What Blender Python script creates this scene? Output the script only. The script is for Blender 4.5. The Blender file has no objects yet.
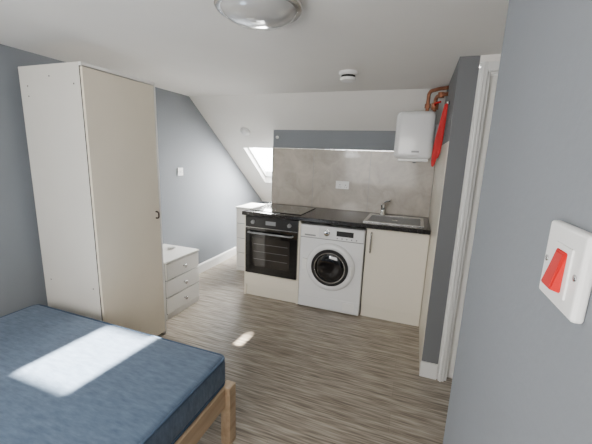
import bpy, bmesh, math, random
from mathutils import Vector, Matrix
random.seed(4)
scene = bpy.context.scene
COL = scene.collection

# ---------------------------------------------------------------- materials
def mat(name, color, rough=0.5, metal=0.0, noise=None, bump=None, coat=0.0, trans=0.0):
    m = bpy.data.materials.new(name); m.use_nodes = True
    nt = m.node_tree; b = nt.nodes["Principled BSDF"]
    b.inputs["Base Color"].default_value = (*color, 1)
    b.inputs["Roughness"].default_value = rough
    b.inputs["Metallic"].default_value = metal
    b.inputs["Coat Weight"].default_value = coat
    b.inputs["Transmission Weight"].default_value = trans
    tc = nt.nodes.new("ShaderNodeTexCoord")
    if noise:
        sc, amt = noise
        n = nt.nodes.new("ShaderNodeTexNoise"); n.inputs["Scale"].default_value = sc
        n.inputs["Detail"].default_value = 5
        nt.links.new(tc.outputs["Object"], n.inputs["Vector"])
        r = nt.nodes.new("ShaderNodeValToRGB")
        r.color_ramp.elements[0].position = 0.3; r.color_ramp.elements[1].position = 0.7
        r.color_ramp.elements[0].color = (*[c*(1-amt) for c in color], 1)
        r.color_ramp.elements[1].color = (*[min(1, c*(1+amt)) for c in color], 1)
        nt.links.new(n.outputs["Fac"], r.inputs["Fac"])
        nt.links.new(r.outputs["Color"], b.inputs["Base Color"])
    if bump:
        sc, st = bump
        n2 = nt.nodes.new("ShaderNodeTexNoise"); n2.inputs["Scale"].default_value = sc
        n2.inputs["Detail"].default_value = 4
        nt.links.new(tc.outputs["Object"], n2.inputs["Vector"])
        bp = nt.nodes.new("ShaderNodeBump"); bp.inputs["Strength"].default_value = st
        bp.inputs["Distance"].default_value = 0.01
        nt.links.new(n2.outputs["Fac"], bp.inputs["Height"])
        nt.links.new(bp.outputs["Normal"], b.inputs["Normal"])
    return m

M_wall   = mat("wall_paint_grey", (0.212,0.228,0.250), 0.75, noise=(3,0.03), bump=(60,0.08))
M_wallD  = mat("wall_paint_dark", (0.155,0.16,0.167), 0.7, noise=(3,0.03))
M_ceil   = mat("ceiling_paint", (0.84,0.82,0.78), 0.8, noise=(2,0.02), bump=(40,0.06))
M_trim   = mat("trim_gloss", (0.80,0.80,0.78), 0.35)
M_cream  = mat("cream_gloss", (0.82,0.77,0.66), 0.3, coat=0.2)
M_wardS  = mat("wardrobe_side", (0.70,0.67,0.61), 0.5, noise=(4,0.02))
M_wardF  = mat("wardrobe_door", (0.78,0.71,0.58), 0.45, noise=(4,0.02))
M_white  = mat("white_laminate", (0.82,0.81,0.77), 0.4)
M_wplas  = mat("white_plastic", (0.82,0.82,0.81), 0.3)
M_appl   = mat("appliance_white", (0.80,0.81,0.82), 0.25, coat=0.3)
M_black  = mat("black_glass", (0.008,0.008,0.009), 0.08, coat=0.5)
M_blackm = mat("black_enamel", (0.012,0.012,0.013), 0.3)
M_dglass = mat("dark_glass", (0.025,0.022,0.02), 0.06, coat=0.5)
M_steel  = mat("stainless_steel", (0.62,0.62,0.62), 0.25, 1.0)
M_chrome = mat("chrome", (0.8,0.8,0.8), 0.12, 1.0)
M_copper = mat("copper_pipe", (0.36,0.15,0.085), 0.4, 0.85, noise=(20,0.25))
M_red    = mat("red_plastic", (0.50,0.001,0.002), 0.5)
M_red.node_tree.nodes["Principled BSDF"].inputs["Specular IOR Level"].default_value = 0.25
M_redcl  = mat("red_fabric", (0.52,0.003,0.006), 0.6, bump=(40,0.3))
M_top    = mat("worktop_black", (0.014,0.012,0.012), 0.22, noise=(60,0.5))
M_dark   = mat("dark_gap", (0.02,0.02,0.02), 0.8)
M_handle = mat("dark_bronze", (0.05,0.03,0.025), 0.35, 0.8)
M_grille = mat("grey_plastic", (0.25,0.26,0.27), 0.5)
M_opal   = mat("opal_glass", (0.56,0.56,0.55), 0.12, 0.3, coat=0.8)
M_holes  = mat("peg_holes", (0.1,0.09,0.08), 0.8)

def splash_mat():
    m = mat("splash_stone", (0.4,0.37,0.33), 0.3, coat=0.2)
    nt = m.node_tree; b = nt.nodes["Principled BSDF"]
    tc = nt.nodes.new("ShaderNodeTexCoord")
    n = nt.nodes.new("ShaderNodeTexNoise"); n.inputs["Scale"].default_value = 5; n.inputs["Detail"].default_value = 9
    n.inputs["Roughness"].default_value = 0.65; n.inputs["Distortion"].default_value = 0.8
    r = nt.nodes.new("ShaderNodeValToRGB")
    e = r.color_ramp.elements
    e[0].position = 0.3; e[0].color = (0.33,0.29,0.245,1)
    e[1].position = 0.7; e[1].color = (0.50,0.455,0.39,1)
    nt.links.new(tc.outputs["Object"], n.inputs["Vector"])
    nt.links.new(n.outputs["Fac"], r.inputs["Fac"]); nt.links.new(r.outputs["Color"], b.inputs["Base Color"])
    return m
M_splash = splash_mat()

def floor_mat():
    m = mat("vinyl_plank", (0.3,0.25,0.2), 0.33)
    nt = m.node_tree; b = nt.nodes["Principled BSDF"]; L = nt.links
    tc = nt.nodes.new("ShaderNodeTexCoord")
    def streak(sx, sy, det):
        mp = nt.nodes.new("ShaderNodeMapping"); mp.inputs["Scale"].default_value = (sx, sy, 1)
        L.new(tc.outputs["Object"], mp.inputs["Vector"])
        n = nt.nodes.new("ShaderNodeTexNoise"); n.inputs["Scale"].default_value = 1; n.inputs["Detail"].default_value = det
        n.inputs["Roughness"].default_value = 0.6
        L.new(mp.outputs["Vector"], n.inputs["Vector"]); return n
    n1 = streak(4.5, 90, 2); n2 = streak(1.5, 26, 2)
    mx = nt.nodes.new("ShaderNodeMath"); mx.operation = 'MULTIPLY_ADD'
    mx.inputs[1].default_value = 0.7
    sc = nt.nodes.new("ShaderNodeMath"); sc.operation = 'MULTIPLY'; sc.inputs[1].default_value = 0.3
    L.new(n2.outputs["Fac"], sc.inputs[0]); L.new(n1.outputs["Fac"], mx.inputs[0]); L.new(sc.outputs[0], mx.inputs[2])
    r = nt.nodes.new("ShaderNodeValToRGB"); e = r.color_ramp.elements
    e[0].position = 0.38; e[0].color = (0.16,0.132,0.104,1)
    e[1].position = 0.62; e[1].color = (0.48,0.425,0.355,1)
    k = e.new(0.5); k.color = (0.31,0.267,0.215,1)
    L.new(mx.outputs[0], r.inputs["Fac"])
    br = nt.nodes.new("ShaderNodeTexBrick")
    br.inputs["Color1"].default_value = (1,1,1,1); br.inputs["Color2"].default_value = (0.90,0.90,0.90,1)
    br.inputs["Mortar"].default_value = (0.7,0.7,0.7,1)
    br.inputs["Scale"].default_value = 1; br.inputs["Mortar Size"].default_value = 0.001
    br.inputs["Brick Width"].default_value = 1.2; br.inputs["Row Height"].default_value = 0.15
    L.new(tc.outputs["Object"], br.inputs["Vector"])
    mu = nt.nodes.new("ShaderNodeMix"); mu.data_type = 'RGBA'; mu.blend_type = 'MULTIPLY'; mu.inputs[0].default_value = 1
    L.new(r.outputs["Color"], mu.inputs[6]); L.new(br.outputs["Color"], mu.inputs[7])
    L.new(mu.outputs[2], b.inputs["Base Color"])
    return m
M_floor = floor_mat()

def wood_mat():
    m = mat("pine_wood", (0.6,0.42,0.25), 0.5)
    nt = m.node_tree; b = nt.nodes["Principled BSDF"]; L = nt.links
    tc = nt.nodes.new("ShaderNodeTexCoord"); mp = nt.nodes.new("ShaderNodeMapping")
    mp.inputs["Scale"].default_value = (40,3,25)
    n = nt.nodes.new("ShaderNodeTexNoise"); n.inputs["Scale"].default_value = 1; n.inputs["Detail"].default_value = 3
    r = nt.nodes.new("ShaderNodeValToRGB"); e = r.color_ramp.elements
    e[0].position=.3; e[0].color=(0.38,0.26,0.155,1); e[1].position=.7; e[1].color=(0.54,0.40,0.26,1)
    L.new(tc.outputs["Object"], mp.inputs["Vector"]); L.new(mp.outputs["Vector"], n.inputs["Vector"])
    L.new(n.outputs["Fac"], r.inputs["Fac"]); L.new(r.outputs["Color"], b.inputs["Base Color"])
    return m
M_wood = wood_mat()

def fabric_mat():
    m = mat("blue_ticking", (0.1,0.15,0.22), 0.85)
    nt = m.node_tree; b = nt.nodes["Principled BSDF"]; L = nt.links
    b.inputs["Sheen Weight"].default_value = 0.1
    tc = nt.nodes.new("ShaderNodeTexCoord")
    mp = nt.nodes.new("ShaderNodeMapping"); mp.inputs["Scale"].default_value = (14,55,20)
    n = nt.nodes.new("ShaderNodeTexNoise"); n.inputs["Scale"].default_value = 1; n.inputs["Detail"].default_value = 6
    n.inputs["Roughness"].default_value = 0.7
    r = nt.nodes.new("ShaderNodeValToRGB"); e = r.color_ramp.elements
    e[0].position=.3; e[0].color=(0.048,0.080,0.132,1); e[1].position=.72; e[1].color=(0.105,0.155,0.228,1)
    L.new(tc.outputs["Object"], mp.inputs["Vector"]); L.new(mp.outputs["Vector"], n.inputs["Vector"])
    L.new(n.outputs["Fac"], r.inputs["Fac"]); L.new(r.outputs["Color"], b.inputs["Base Color"])
    n2 = nt.nodes.new("ShaderNodeTexNoise"); n2.inputs["Scale"].default_value = 7; n2.inputs["Detail"].default_value = 3
    L.new(tc.outputs["Object"], n2.inputs["Vector"])
    bp = nt.nodes.new("ShaderNodeBump"); bp.inputs["Strength"].default_value = 0.4; bp.inputs["Distance"].default_value = 0.02
    L.new(n2.outputs["Fac"], bp.inputs["Height"]); L.new(bp.outputs["Normal"], b.inputs["Normal"])
    return m
M_fabric = fabric_mat()
M_piping = mat("piping_blue", (0.04,0.07,0.12), 0.8)

# ---------------------------------------------------------------- builders
def group(name, loc):
    e = bpy.data.objects.new(name, None); e.location = loc; e.empty_display_size = 0.1
    COL.objects.link(e); return e
def link(ob, parent=None):
    COL.objects.link(ob)
    if parent:
        ob.parent = parent
        ob.matrix_parent_inverse = Matrix.Translation(-Vector(parent.location))
    return ob
def from_bm(name, bm, m, parent=None, smooth=False):
    bmesh.ops.recalc_face_normals(bm, faces=bm.faces)
    me = bpy.data.meshes.new(name); bm.to_mesh(me); bm.free()
    me.materials.append(m)
    if smooth:
        for p in me.polygons: p.use_smooth = True
    return link(bpy.data.objects.new(name, me), parent)
def box(name, x0,x1,y0,y1,z0,z1, m, parent=None, bev=0.0, seg=2):
    bm = bmesh.new()
    bmesh.ops.create_cube(bm, size=1)
    for v in bm.verts:
        v.co = Vector(((x0+x1)/2+v.co.x*(x1-x0), (y0+y1)/2+v.co.y*(y1-y0), (z0+z1)/2+v.co.z*(z1-z0)))
    if bev > 0:
        bmesh.ops.bevel(bm, geom=bm.edges[:], offset=bev, segments=seg, profile=0.5, affect='EDGES')
    return from_bm(name, bm, m, parent)
def prism(name, pts, axis, a0, a1, m, parent=None):
    """pts 2D polygon; extruded along axis ('x': pts=(y,z))"""
    bm = bmesh.new()
    def P(p, a):
        return {'x':(a,p[0],p[1]), 'y':(p[0],a,p[1]), 'z':(p[0],p[1],a)}[axis]
    A = [bm.verts.new(P(p,a0)) for p in pts]; B = [bm.verts.new(P(p,a1)) for p in pts]
    bm.faces.new(A); bm.faces.new(B[::-1])
    for i in range(len(pts)):
        j=(i+1)%len(pts); bm.faces.new((A[i],A[j],B[j],B[i]))
    return from_bm(name, bm, m, parent)
def lathe(name, prof, center, axis, m, parent=None, seg=48):
    """prof list (r, h) ; h along axis"""
    ax = Vector(axis).normalized()
    q = Vector((0,0,1)).rotation_difference(ax)
    bm = bmesh.new(); rings=[]
    for r,h in prof:
        ring=[]
        if r < 1e-6:
            ring=[bm.verts.new(Vector(center)+q@Vector((0,0,h)))]
        else:
            for i in range(seg):
                a=2*math.pi*i/seg
                ring.append(bm.verts.new(Vector(center)+q@Vector((r*math.cos(a),r*math.sin(a),h))))
        rings.append(ring)
    for A,B in zip(rings,rings[1:]):
        for i in range(seg):
            j=(i+1)%seg
            if len(A)==1 and len(B)==1: continue
            if len(A)==1: bm.faces.new((A[0],B[i],B[j]))
            elif len(B)==1: bm.faces.new((A[i],A[j],B[0]))
            else: bm.faces.new((A[i],A[j],B[j],B[i]))
    ob = from_bm(name,bm,m,parent,True)
    return ob
def sharp(ob, ang=35):
    me=ob.data
    bm=bmesh.new(); bm.from_mesh(me)
    for e in bm.edges:
        if len(e.link_faces)==2 and e.calc_face_angle(0)>math.radians(ang): e.smooth=False
    bm.to_mesh(me); bm.free(); return ob
def tube(name, pts, r, m, parent=None, cyclic=False, poly=False):
    cu = bpy.data.curves.new(name,'CURVE'); cu.dimensions='3D'; cu.bevel_depth=r; cu.bevel_resolution=4; cu.use_fill_caps=True
    if poly:
        sp=cu.splines.new('POLY'); sp.points.add(len(pts)-1)
        for p,c in zip(sp.points,pts): p.co=(*c,1)
    else:
        sp=cu.splines.new('BEZIER'); sp.bezier_points.add(len(pts)-1)
        for p,c in zip(sp.bezier_points,pts):
            p.co=c; p.handle_left_type='AUTO'; p.handle_right_type='AUTO'
    sp.use_cyclic_u=cyclic
    t=bpy.data.objects.new(name+"_c",cu); COL.objects.link(t)
    me=bpy.data.meshes.new_from_object(t.evaluated_get(bpy.context.evaluated_depsgraph_get()))
    bpy.data.objects.remove(t)
    me.materials.clear(); me.materials.append(m)
    for p in me.polygons: p.use_smooth=True
    return link(bpy.data.objects.new(name,me),parent)

# ---------------------------------------------------------------- room dims
XL=-2.45; XN=0.165; YB=-0.75; CZ=2.10; YS=3.15; SL=0.735; YK=5.05
PX=0.168     # partition left face
KY=3.58      # kitchen wall
def zs(y): return CZ-SL*(y-YS)

box("floor", XL-.12,1.3, YB-.12,YK+.12, -0.1,0, M_floor)
prism("wall_left", [(YB-.12,0),(YK+.12,0),(YK+.12,zs(YK)),(YS,CZ),(YB-.12,CZ)], 'x', XL-.12, XL, M_wall)
box("ceiling", XL-.12,1.3, YB-.12,YS, CZ,CZ+.12, M_ceil)
def slab(name,x0,x1,y0,y1):
    return prism(name,[(y0,zs(y0)),(y1,zs(y1)),(y1,zs(y1)+.14),(y0,zs(y0)+.14)],'x',x0,x1,M_ceil)
SX0,SX1,SY0,SY1=-2.16,-1.45,3.86,4.54
c=group("ceiling_slope",(0,YS,CZ))
for nm,a in {"slope_upper":(XL-.12,1.3,YS,SY0),"slope_lower":(XL-.12,1.3,SY1,YK+.12),"slope_side":(XL-.12,SX0,SY0,SY1),"slope_main":(SX1,1.3,SY0,SY1)}.items():
    o=slab(nm,*a); o.parent=c; o.matrix_parent_inverse=Matrix.Translation(-Vector(c.location))
# skylight frame
w=group("window_1",((SX0+SX1)/2,(SY0+SY1)/2,zs(4.19)+.1))
def fr(nm,x0,x1,y0,y1):
    prism(nm,[(y0,zs(y0)+.08),(y1,zs(y1)+.08),(y1,zs(y1)+.16),(y0,zs(y0)+.16)],'x',x0,x1,M_trim,w)
fr("frame_left",SX0,SX0+.025,SY0,SY1); fr("frame_right",SX1-.025,SX1,SY0,SY1)
fr("frame_top",SX0+.025,SX1-.025,SY0,SY0+.025); fr("frame_bottom",SX0+.025,SX1-.025,SY1-.025,SY1)
box("wall_knee", XL,1.3,YK,YK+.12,0,zs(YK), M_wall)
# back wall; unseen window opening added and sized to shape the sun patches
WX0,WX1,WZ0,WZ1=-1.70,-1.335,1.485,1.975
g=group("wall_back",(0,YB,0))
box("back_left",XL,WX0,YB-.12,YB,0,CZ,M_wall,g)
box("back_right",WX1,1.3,YB-.12,YB,0,CZ,M_wall,g)
box("back_below",WX0,WX1,YB-.12,YB,0,WZ0,M_wall,g)
box("back_above",WX0,WX1,YB-.12,YB,WZ1,CZ,M_wall,g)
w2=group("added_sun_window",((WX0+WX1)/2,YB-.1,(WZ0+WZ1)/2))
box("frame_a",WX0,WX0+.015,YB-.11,YB-.08,WZ0,WZ1,M_trim,w2)
box("frame_b",WX1-.015,WX1,YB-.11,YB-.08,WZ0,WZ1,M_trim,w2)
box("frame_c",WX0+.015,WX1-.015,YB-.11,YB-.08,WZ1-.015,WZ1,M_trim,w2)
box("frame_d",WX0+.015,WX1-.015,YB-.11,YB-.08,WZ0,WZ0+.015,M_trim,w2)
box("sun_blocker_upper",WX0+.015,WX1-.045,YB-.105,YB-.095,1.825,WZ1-.015,M_white,w2)  # unseen sheet added to block sun in the upper opening, leaving a slit

# near right wall (solid return), alcove, door wall
box("wall_right", XN,1.3, YB,0.985, 0,CZ, M_wall)
box("wall_alcove", 1.2,1.3,0.985,2.25,0,CZ,M_wall)
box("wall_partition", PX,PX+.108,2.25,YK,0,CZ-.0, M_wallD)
box("wall_partition_lining", PX-.003,PX,2.256,KY,0,1.62, M_cream)
g=group("wall_far",(0.8,2.3,1.05))
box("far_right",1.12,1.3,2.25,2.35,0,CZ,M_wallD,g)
box("far_head",PX+.108,1.12,2.25,2.35,2.06,CZ,M_ceil,g)
# door with architrave
d=group("door_1",(0.7,2.3,0))
box("leaf",0.345,1.06,2.292,2.332,0.006,2.0,M_white,d,.002)
box("panel_upper",0.46,0.94,2.286,2.293,1.1,1.85,M_white,d,.003)
box("panel_lower",0.46,0.94,2.286,2.293,0.2,0.95,M_white,d,.003)
box("jamb_left",PX+.109,0.34,2.252,2.345,0,2.035,M_trim,d)
box("jamb_right",1.065,1.119,2.252,2.345,0,2.035,M_trim,d)
box("jamb_head",0.34,1.065,2.252,2.345,2.005,2.035,M_trim,d)
box("architrave_left",PX+.115,PX+.155,2.232,2.25,0,2.06,M_trim,d,.004)
box("architrave_bead",PX+.126,PX+.136,2.224,2.233,0,2.06,M_trim,d,.002)
box("architrave_right",1.07,1.125,2.232,2.25,0,2.06,M_trim,d,.004)
box("architrave_head",PX+.155,1.07,2.232,2.25,2.01,2.06,M_trim,d,.004)
lathe("handle_rose",[(0,0),(.026,0),(.026,.008),(.009,.01),(.009,.05),(0,.05)],(1.0,2.292,1.0),(0,-1,0),M_chrome,d)
box("handle_lever",0.90,1.008,2.238,2.250,0.993,1.007,M_chrome,d,.003)

# kitchen wall
g=group("wall_kitchen",(-.7,KY,0))
prism("stud_wall",[(KY,0),(KY+.1,0),(KY+.1,zs(KY+.1)),(KY,zs(KY))],'x',-1.61,PX-.001,M_wall,g)

# trims
prism("baseboard_left",[(XL,0),(XL+.018,0),(XL+.018,.105),(XL+.008,.12),(XL,.12)],'y',2.0,YK,M_trim)
box("baseboard_left_near",XL,XL+.018,YB,2.0,0,.12,M_trim)
box("baseboard_partition",PX-.004,PX+.108,2.235,2.25,0,.115,M_trim,None,.003)
box("baseboard_right",XN-.015,XN,YB,0.985,0,.115,M_trim,None,.003)

# ---------------------------------------------------------------- wardrobe
wx0,wx1,wy0,wy1,wh=-2.37,-1.83,1.42,1.98,1.975
g=group("wardrobe",((wx0+wx1)/2,(wy0+wy1)/2,0))
box("side_near",wx0,wx1-.02,wy0,wy0+.018,0,wh,M_wardS,g,.001)
box("side_far",wx0,wx1-.02,wy1-.018,wy1,0,wh,M_wardS,g,.001)
box("top_panel",wx0,wx1-.02,wy0+.018,wy1-.018,wh-.02,wh,M_wardS,g)
box("bottom_panel",wx0,wx1-.02,wy0+.018,wy1-.018,.06,.078,M_wardS,g)
box("back_panel",wx0,wx0+.006,wy0+.018,wy1-.018,.06,wh-.02,M_wardS,g)
box("plinth",wx1-.06,wx1-.045,wy0+.018,wy1-.018,0,.06,M_wardS,g)
box("hanging_shelf",wx0+.006,wx1-.03,wy0+.018,wy1-.018,1.62,1.638,M_wardS,g)
box("door_leaf",wx1-.018,wx1,wy0+.004,wy1-.018,.03,wh-.024,M_wardF,g,.002)
box("door_top_rail",wx1-.02,wx1-.001,wy0,wy1,wh-.018,wh,M_white,g,.001)
box("door_edge_strip",wx1-.02,wx1-.001,wy1-.014,wy1,0,wh-.018,M_white,g,.001)
box("door_gap",wx1-.0205,wx1-.0195,wy0+.001,wy1-.001,.02,wh-.02,M_dark,g)
tube("door_handle",[(wx1,1.925,1.045),(wx1+.022,1.925,1.04),(wx1+.026,1.925,1.02),(wx1+.022,1.925,1.0),(wx1,1.925,.995)],.006,M_handle,g)
for i,(xx,zz) in enumerate([(-2.30,1.86),(-1.90,1.86),(-2.30,1.80),(-2.3,.6),(-1.9,.6),(-2.1,1.91)]):
    lathe(f"peg_{i}",[(0,0),(.005,0),(.005,.0008),(0,.0008)],(xx,wy0,zz),(0,-1,0),M_holes,g,12)

# ---------------------------------------------------------------- bed
g=group("bed",(-1.5,.3,0))
bx0,bx1,by0,by1=-2.24,-.79,-.66,1.285
box("mattress_core",bx0+.01,bx1-.01,by0+.01,by1-.01,.345,.505,M_fabric,g,.035,5)
for p in bpy.data.objects["mattress_core"].data.polygons: p.use_smooth=True
def ring(z,o):
    r=.04; pts=[]
    for cx,cy,a0 in [(bx1-o-r,by1-o-r,0),(bx0+o+r,by1-o-r,90),(bx0+o+r,by0+o+r,180),(bx1-o-r,by0+o+r,270)]:
        for k in range(6):
            a=math.radians(a0+k*18); pts.append((cx+r*math.cos(a),cy+r*math.sin(a),z))
    return pts
tube("piping_top",ring(.492,.014),.007,M_piping,g,True,True)
tube("piping_bottom",ring(.358,.014),.007,M_piping,g,True,True)
fz=.343
box("rail_side_right",bx1-.03,bx1+.0,by0+.06,by1-.05,.235,fz,M_wood,g,.003)
box("rail_side_left",bx0,bx0+.03,by0+.06,by1-.05,.235,fz,M_wood,g,.003)
box("rail_foot",bx0+.05,bx1-.03,by1-.035,by1-.008,.235,fz,M_wood,g,.003)
box("rail_head",bx0+.05,bx1-.03,by0+.008,by0+.035,.235,fz,M_wood,g,.003)
for i,(lx,ly) in enumerate([(bx1-.03,by1-.05),(bx0-.005,by1-.05),(bx1-.03,by0),(bx0-.005,by0)]):
    box(f"leg_{i+1}",lx,lx+.055,ly,ly+.06,0,fz,M_wood,g,.004)
box("centre_beam",(bx0+bx1)/2-.03,(bx0+bx1)/2+.03,by0+.035,by1-.035,.24,.31,M_wood,g)
for i in range(13):
    yy=by0+.08+i*.14
    box(f"slat_{i+1}",bx0+.03,bx1-.03,yy,yy+.07,.312,.332,M_wood,g)

# ---------------------------------------------------------------- chests
def chest(name,x0,x1,y0,y1,h,face,n,m=M_white):
    g=group(name,((x0+x1)/2,(y0+y1)/2,0))
    if face=='x':
        box("carcass",x0,x1-.02,y0,y1,.0,h-.02,m,g,.002)
        box("top",x0-.002,x1+.004,y0-.004,y1+.004,h-.02,h,m,g,.003)
        dz=(h-.02-.05)/n
        box("plinth",x1-.02,x1-.012,y0+.002,y1-.002,0,.045,m,g)
        for i in range(n):
            z0=.05+i*dz
            box(f"drawer_{i+1}",x1-.018,x1,y0+.006,y1-.006,z0+.005,z0+dz-.005,m,g,.003)
            yy=(y0+y1)/2
            lathe(f"knob_{i+1}",[(0,0),(.008,0),(.008,.012),(.017,.018),(.017,.028),(0,.033)],(x1,yy,z0+dz/2),(1,0,0),M_steel,g,20)
        box("gap_shadow",x1-.0202,x1-.0185,y0+.004,y1-.004,.046,h-.021,M_grille,g)
    else:
        box("carcass",x0,x1,y0+.02,y1,.0,h-.02,m,g,.002)
        box("top",x0-.004,x1+.004,y0-.004,y1+.002,h-.02,h,m,g,.003)
        dz=(h-.02-.05)/n
        box("plinth",x0+.002,x1-.002,y0+.012,y0+.02,0,.045,m,g)
        for i in range(n):
            z0=.05+i*dz
            box(f"drawer_{i+1}",x0+.006,x1-.006,y0,y0+.018,z0+.005,z0+dz-.005,m,g,.003)
            lathe(f"knob_{i+1}",[(0,0),(.007,0),(.007,.012),(.014,.018),(.014,.026),(0,.03)],((x0+x1)/2,y0,z0+dz/2),(0,-1,0),m,g,20)
        box("gap_shadow",x0+.004,x1-.004,y0+.0185,y0+.0202,.046,h-.021,M_grille,g)
    return g
chest("bedside_drawers",-2.40,-1.965,2.15,2.61,.55,'x',3)
chest("chest_of_drawers",-2.10,-1.66,3.56,3.98,.84,'y',4)
g=group("plug_adapter",(-2.2,2.5,.551))
box("body",-2.23,-2.18,2.47,2.52,.551,.575,M_wplas,g,.004)
for k,yy in enumerate((2.483,2.495,2.507)):
    box(f"pin_{k}",-2.18,-2.162,yy-.002,yy+.002,.560,.566,M_steel,g)

# ---------------------------------------------------------------- kitchen
FY=2.94; TZ0,TZ1=.882,.922
g=group("kitchen_base_cabinet",(-.1,3.2,0))
box("carcass",-.372,.161,FY+.02,3.56,.12,TZ0,M_cream,g)
box("door_front",-.369,.161,FY,FY+.019,.125,.872,M_cream,g,.003)
tube("handle",[(-.325,FY,.655),(-.325,FY-.028,.66),(-.325,FY-.03,.68),(-.325,FY-.03,.81),(-.325,FY-.028,.835),(-.325,FY,.84)],.0085,M_steel,g)
box("plinth",-.372,.161,FY+.035,FY+.05,0,.12,M_cream,g)
g=group("oven_housing_cabinet",(-1.3,3.2,0))
box("side_left",-1.63,-1.612,FY+.0,3.56,0,TZ0,M_cream,g)
box("side_right",-1.03,-1.012,FY+.0,3.56,0.0,TZ0,M_cream,g)
box("shelf",-1.612,-1.03,FY+.02,3.56,.245,.262,M_cream,g)
box("drawer_front",-1.611,-1.031,FY,FY+.018,.125,.255,M_cream,g,.003)
box("plinth",-1.611,-1.031,FY+.02,FY+.035,0,.12,M_cream,g)
# oven
g=group("built_in_oven",(-1.32,3.1,.56))
ox0,ox1=-1.610,-1.032
box("body",ox0+.01,ox1-.01,FY+.01,3.45,.265,.872,M_blackm,g)
box("control_panel",ox0,ox1,FY-.018,FY+.01,.765,.876,M_blackm,g,.003)
box("door_glass",ox0,ox1,FY-.022,FY+.01,.268,.758,M_black,g,.004)
box("window_pane",ox0+.08,ox1-.08,FY-.0232,FY-.0218,.35,.66,M_dglass,g)
for k in range(3):
    box(f"rack_{k}",ox0+.1,ox1-.1,FY-.0238,FY-.0231,.43+k*.08,.433+k*.08,M_grille,g)
tube("door_handle",[(ox0+.05,FY-.02,.715),(ox0+.05,FY-.052,.715),(ox0+.075,FY-.06,.715),(ox1-.075,FY-.06,.715),(ox1-.05,FY-.052,.715),(ox1-.05,FY-.02,.715)],.009,M_grille,g,poly=True)
box("display",-1.38,-1.27,FY-.0195,FY-.0178,.80,.84,M_grille,g)
for k,xx in enumerate([-1.52,-1.12]):
    sharp(lathe(f"knob_{k}",[(0,0),(.02,0),(.018,.022),(0,.024)],(xx,FY-.018,.82),(0,-1,0),M_grille,g,24))
box("trim_strip",ox0,ox1,FY-.02,FY-.016,.759,.764,M_steel,g)
# washing machine
g=group("washing_machine",(-.69,3.15,0))
ax0,ax1,ay=-1.002,-.382,2.915
box("body",ax0,ax1,ay,3.5,.012,.855,M_appl,g,.012,3)
box("control_panel",ax0+.006,ax1-.006,ay-.008,ay+.01,.735,.85,M_appl,g,.006)
box("panel_gap",ax0+.006,ax1-.006,ay-.001,ay+.01,.728,.736,M_grille,g)
box("detergent_drawer",ax0+.02,ax0+.19,ay-.013,ay-.006,.745,.838,M_wplas,g,.004)
box("drawer_grip",ax0+.05,ax0+.16,ay-.0145,ay-.012,.752,.766,M_grille,g)
box("display",ax1-.26,ax1-.10,ay-.0105,ay-.0075,.775,.825,M_blackm,g,.001)
for k in range(5):
    lathe(f"button_{k}",[(0,0),(.006,0),(.006,.004),(0,.004)],(ax1-.25+k*.045,ay-.008,.755),(0,-1,0),M_grille,g,12)
sharp(lathe("program_dial",[(0,0),(.03,0),(.03,.006),(.024,.008),(.022,.026),(0,.028)],(-.735,ay-.008,.795),(0,-1,0),M_chrome,g,32))
dc=(-.685,ay,.465)
sharp(lathe("door_ring",[(.235,0),(.235,.02),(.225,.032),(.19,.04),(.175,.03),(.168,.012)],dc,(0,-1,0),M_appl,g,64),60)
sharp(lathe("door_bezel",[(.180,.030),(.180,.044),(.152,.044),(.150,.02)],dc,(0,-1,0),M_blackm,g,64),60)
sharp(lathe("door_trim_ring",[(.152,.040),(.152,.047),(.142,.047),(.142,.03)],dc,(0,-1,0),M_steel,g,64),60)
lathe("door_glass",[(.143,.028),(.13,.036),(.08,.046),(.03,.05),(0,.05)],dc,(0,-1,0),M_black,g,64)
box("door_latch",-.488,-.47,ay-.05,ay-.03,.42,.51,M_wplas,g,.006)
box("door_hinge",ax0+.035,ax0+.085,ay-.02,ay,.41,.52,M_wplas,g,.004)
box("kick_panel",ax0+.006,ax1-.006,ay-.004,ay+.01,.03,.14,M_appl,g,.003)
box("filter_cover",ax1-.16,ax1-.05,ay-.007,ay-.003,.045,.125,M_wplas,g,.002)
for k,(xx,yy) in enumerate([(ax0+.05,ay+.05),(ax1-.05,ay+.05),(ax0+.05,3.44),(ax1-.05,3.44)]):
    lathe(f"foot_{k}",[(0,0),(.02,0),(.02,.014),(0,.014)],(xx,yy,0),(0,0,1),M_dark,g,16)
# worktop
box("kitchen_worktop",-1.645,.163,FY-.035,KY-.002,TZ0+.001,TZ1,M_top,None,.005)
g=group("ceramic_hob",(-1.32,3.25,TZ1))
box("glass",-1.60,-1.03,2.99,3.49,TZ1+.0005,TZ1+.008,M_black,g,.002)
for k,(xx,yy,rr_) in enumerate([(-1.46,3.12,.09),(-1.46,3.36,.075),(-1.18,3.12,.075),(-1.18,3.36,.09)]):
    lathe(f"zone_{k}",[(rr_,0),(rr_,.0006),(rr_-.004,.0006),(rr_-.004,0)],(xx,yy,TZ1+.0079),(0,0,1),M_grille,g,40)
g=group("kitchen_sink",(-.15,3.23,TZ1))
sz=TZ1+.0005
box("rim_front",-.42,.11,2.99,3.03,sz,sz+.006,M_steel,g,.002)
box("rim_back",-.42,.11,3.40,3.47,sz,sz+.006,M_steel,g,.002)
box("rim_left",-.42,-.385,3.03,3.40,sz,sz+.006,M_steel,g,.002)
box("rim_right",.08,.11,3.03,3.40,sz,sz+.006,M_steel,g,.002)
box("bowl_bottom",-.385,.08,3.03,3.40,sz,sz+.001,M_grille,g)
lathe("drain",[(0,0),(.035,0),(.035,.002),(0,.002)],(-.15,3.2,sz+.001),(0,0,1),M_chrome,g,24)
g=group("mixer_tap",(-.29,3.435,TZ1+.007))
tz=TZ1+.007; tx=-.29
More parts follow.
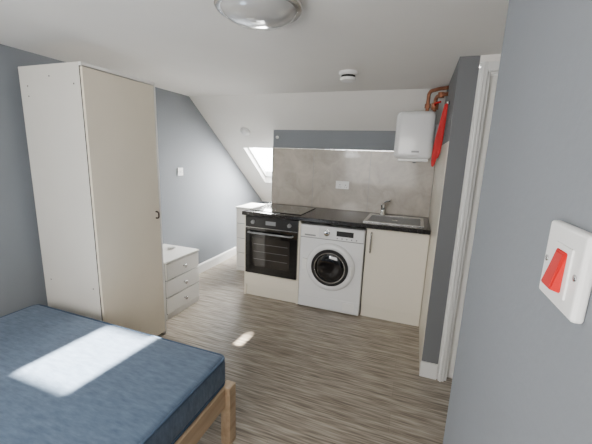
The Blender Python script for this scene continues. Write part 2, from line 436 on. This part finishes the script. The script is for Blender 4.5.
lathe("base",[(0,0),(.03,0),(.03,.01),(.022,.016),(.022,.09),(.025,.096),(.024,.118),(0,.125)],(tx,3.435,tz),(0,0,1),M_chrome,g,24)
tube("spout",[(tx,3.42,tz+.06),(tx+.01,3.36,tz+.115),(tx+.02,3.28,tz+.13),(tx+.025,3.23,tz+.095)],.013,M_chrome,g)
tube("lever",[(tx,3.435,tz+.115),(tx+.03,3.41,tz+.145),(tx+.075,3.38,tz+.16)],.008,M_chrome,g)
# splashback
g=group("splashback",(-.7,KY-.006,1.24))
sx=[-1.608,-1.10,-.47,.163]
for i in range(3):
    box(f"panel_{i+1}",sx[i]+.0015,sx[i+1]-.0015,KY-.012,KY-.001,TZ1+.001,1.575,M_splash,g,.001)
    if i: box(f"joint_{i}",sx[i]-.0015,sx[i]+.0015,KY-.0135,KY-.001,TZ1+.001,1.575,M_grille,g)
box("top_trim",-1.608,.163,KY-.014,KY-.001,1.575,1.583,M_steel,g)
box("edge_trim",-1.614,-1.6085,KY-.014,KY-.001,TZ1+.001,1.583,M_steel,g)
def screw(nm,p,ax,par,r=.0035): lathe(nm,[(0,0),(r,0),(r,.001),(0,.0015)],p,ax,M_steel,par,12)
g=group("double_socket",(-.755,KY-.013,1.20))
box("plate",-.83,-.684,KY-.023,KY-.0135,1.157,1.243,M_wplas,g,.003)
for k,xx in enumerate((-.80,-.735)):
    box(f"rocker_{k}",xx+.012,xx+.024,KY-.027,KY-.022,1.215,1.233,M_wplas,g,.001)
    box(f"earth_{k}",xx+.015,xx+.021,KY-.0235,KY-.0228,1.195,1.206,M_dark,g)
    box(f"live_{k}",xx+.004,xx+.012,KY-.0235,KY-.0228,1.175,1.180,M_dark,g)
    box(f"neutral_{k}",xx+.026,xx+.034,KY-.0235,KY-.0228,1.175,1.180,M_dark,g)
g=group("blanking_plate",(-1.55,KY-.01,1.72))
lathe("disc",[(0,0),(.018,0),(.018,.004),(0,.006)],(-1.56,KY-.001,1.70),(0,-1,0),M_wplas,g,20)
screw("screw",(-1.56,KY-.006,1.70),(0,-1,0),g)

# ---------------------------------------------------------------- water heater
g=group("water_heater",(-.02,3.12,1.7))
box("casing",-.205,.105,2.97,3.26,1.505,1.90,M_appl,g,.045,6)
for p in bpy.data.objects["casing"].data.polygons: p.use_smooth=True
box("base_cap",-.165,.08,3.0,3.23,1.485,1.51,M_wplas,g,.01,3)
box("wall_bracket",.10,PX-.0005,3.04,3.2,1.64,1.80,M_grille,g)
lathe("control_knob",[(0,0),(.016,0),(.014,.014),(0,.016)],(-.03,3.1,1.486),(0,0,-1),M_grille,g,20)
box("badge",-.06,0,2.968,2.9702,1.56,1.575,M_grille,g)
g=group("copper_pipework",(.1,3.05,2.0))
tube("pipe_hot",[(.085,3.02,1.895),(.085,3.02,1.96),(.09,3.0,2.0),(.12,2.95,2.01),(PX-.001,2.90,2.01)],.015,M_copper,g)
tube("pipe_cold",[(.03,3.08,1.895),(.03,3.08,2.0),(.035,3.07,2.05),(.08,3.02,2.065),(PX-.001,2.95,2.065)],.015,M_copper,g)
sharp(lathe("valve_body",[(0,0),(.028,0),(.028,.05),(0,.05)],(.085,3.02,1.91),(0,0,1),M_copper,g,8))
tube("valve_lever",[(.085,3.0,1.94),(.085,2.96,1.95),(.12,2.92,1.955)],.008,M_red,g)
sharp(lathe("elbow_nut",[(0,0),(.024,0),(.024,.035),(0,.035)],(.03,3.08,1.93),(0,0,1),M_copper,g,6))
sharp(lathe("tee_fitting",[(0,0),(.024,0),(.024,.04),(0,.04)],(.12,2.95,1.99),(0,0,1),M_copper,g,12))
# red hanging strap beside the heater, hung from a hook on the partition
g=group("red_strap",(PX,2.62,1.7))
def ribbon(nm,pts,th=.006):
    bm=bmesh.new(); rows=[]
    for (x,y,z,wd) in pts:
        rows.append([bm.verts.new((x+sx_*wd,y+sy_*th,z)) for sx_,sy_ in ((-1,-1),(-1,1),(1,1),(1,-1))])
    bm.faces.new(rows[0]); bm.faces.new(rows[-1][::-1])
    for A,B in zip(rows,rows[1:]):
        for i in range(4): bm.faces.new((A[i],A[(i+1)%4],B[(i+1)%4],B[i]))
    o=from_bm(nm,bm,M_redcl,g,True); s=o.modifiers.new("s",'SUBSURF'); s.levels=2; s.render_levels=2
ribbon("strap_back",[(.150,2.63,1.905,.010),(.143,2.63,1.86,.015),(.134,2.64,1.76,.018),(.122,2.64,1.66,.023),(.113,2.65,1.56,.025),(.108,2.65,1.49,.018),(.104,2.65,1.45,.008)],.010)
ribbon("strap_front",[(.150,2.60,1.90,.010),(.146,2.60,1.84,.013),(.144,2.61,1.74,.014),(.138,2.61,1.64,.016),(.132,2.61,1.56,.016),(.126,2.61,1.51,.008)],.008)
lathe("hook",[(0,0),(.012,0),(.012,.022),(0,.022)],(PX,2.615,1.90),(-1,0,0),M_steel,g,16)

# ---------------------------------------------------------------- ceiling fixtures
LC=(-.655,1.29,CZ)
g=group("ceiling_light",LC)
sharp(lathe("base_ring",[(0,0),(.160,0),(.162,.012),(.172,.018),(.174,.034),(.166,.042),(.150,.042),(0,.040)],LC,(0,0,-1),M_steel,g,64),50)
lathe("opal_dome",[(.152,.040),(.148,.05),(.132,.066),(.10,.080),(.05,.089),(0,.092)],LC,(0,0,-1),M_opal,g,64)
g=group("smoke_alarm",(-.53,2.46,CZ))
SA=(-.53,2.46,CZ)
sharp(lathe("base",[(0,0),(.066,0),(.068,.016),(.060,.026),(0,.026)],SA,(0,0,-1),M_wplas,g,40),40)
sharp(lathe("vent",[(.050,.025),(.050,.046),(0,.046)],SA,(0,0,-1),M_dark,g,40),40)
sharp(lathe("cap",[(.056,.042),(.054,.060),(.032,.070),(0,.070)],SA,(0,0,-1),M_wplas,g,40),40)
n=Vector((0,-SL,-1)).normalized()
g=group("heat_detector",(-1.99,3.60,zs(3.60)))
lathe("dome",[(0,0),(.060,0),(.061,.016),(.050,.026),(.035,.042),(.014,.050),(0,.051)],(-1.99,3.60,zs(3.60)),n,M_wplas,g,40)

# ---------------------------------------------------------------- switches
g=group("light_switch",(XL,2.96,1.28))
box("plate",XL+.0005,XL+.010,2.917,3.003,1.237,1.323,M_wplas,g,.003)
box("rocker",XL+.009,XL+.014,2.952,2.968,1.267,1.293,M_wplas,g,.002)
screw("screw_1",(XL+.010,2.93,1.28),(1,0,0),g); screw("screw_2",(XL+.010,2.99,1.28),(1,0,0),g)
g=group("cooker_switch",(XN,.42,1.39))
box("plate",XN-.012,XN-.0005,.362,.454,1.351,1.438,M_wplas,g,.004,3)
box("rocker_surround",XN-.0140,XN-.0115,.382,.424,1.366,1.419,M_wplas,g,.001)
bm=bmesh.new()
def rr(x,y0,y1,z0,z1): return [bm.verts.new(v) for v in ((x,y0,z0),(x,y1,z0),(x,y1,z1),(x,y0,z1))]
a=rr(XN-.0135,.389,.418,1.370,1.414)
b=[bm.verts.new(v) for v in ((XN-.024,.391,1.373),(XN-.024,.416,1.373),(XN-.016,.413,1.411),(XN-.016,.394,1.411))]
bm.faces.new(a); bm.faces.new(b)
for i in range(4): bm.faces.new((a[i],a[(i+1)%4],b[(i+1)%4],b[i]))
bmesh.ops.recalc_face_normals(bm,faces=bm.faces)
bmesh.ops.bevel(bm,geom=bm.edges[:],offset=.0012,segments=2,affect='EDGES')
from_bm("red_rocker",bm,M_red,g)
screw("screw_1",(XN-.012,.443,1.394),(-1,0,0),g); screw("screw_2",(XN-.012,.371,1.394),(-1,0,0),g)

# ---------------------------------------------------------------- lights
sun=bpy.data.lights.new("sun","SUN"); sun.energy=190; sun.angle=math.radians(1.3); sun.color=(1,.94,.84)
so=bpy.data.objects.new("sun",sun); COL.objects.link(so)
dirv=Vector((.055,1,-.636)); so.rotation_euler=dirv.to_track_quat('-Z','Y').to_euler(); so.location=(-2,-5,4)
def area(name,loc,d,sx,sy,e,col):
    l=bpy.data.lights.new(name,'AREA'); l.shape='RECTANGLE'; l.size=sx; l.size_y=sy; l.energy=e; l.color=col
    o=bpy.data.objects.new(name,l); COL.objects.link(o); o.location=loc
    o.rotation_euler=Vector(d).to_track_quat('-Z','Y').to_euler()
area("fill_back_wall",(-.8,YB+.04,1.35),(0,1,.06),1.6,.9,50,(1,.97,.925))  # added fill lamp by the back wall, wider than the opening there
area("daylight_skylight",(-1.80,4.17,zs(4.17)+.0),(0,-SL,-1),.6,.6,75,(1,.98,.95))
wd=bpy.data.worlds.new("world"); scene.world=wd; wd.use_nodes=True
nt=wd.node_tree; bg=nt.nodes["Background"]
bg.inputs["Color"].default_value=(.95,.98,1,1); bg.inputs["Strength"].default_value=38

# ---------------------------------------------------------------- camera
cam=bpy.data.cameras.new("camera"); co=bpy.data.objects.new("camera",cam); COL.objects.link(co)
cam.sensor_width=36; cam.lens=36*325/592; cam.clip_start=.02
R=Vector((.9376,.346,.0357)).normalized(); B=Vector((.3325,-.9217,.2002)).normalized()
U=B.cross(R).normalized(); R=U.cross(B)
m4=Matrix((R,U,B)).transposed().to_4x4(); m4.translation=(0,0,1.5)
co.matrix_world=m4
scene.camera=co
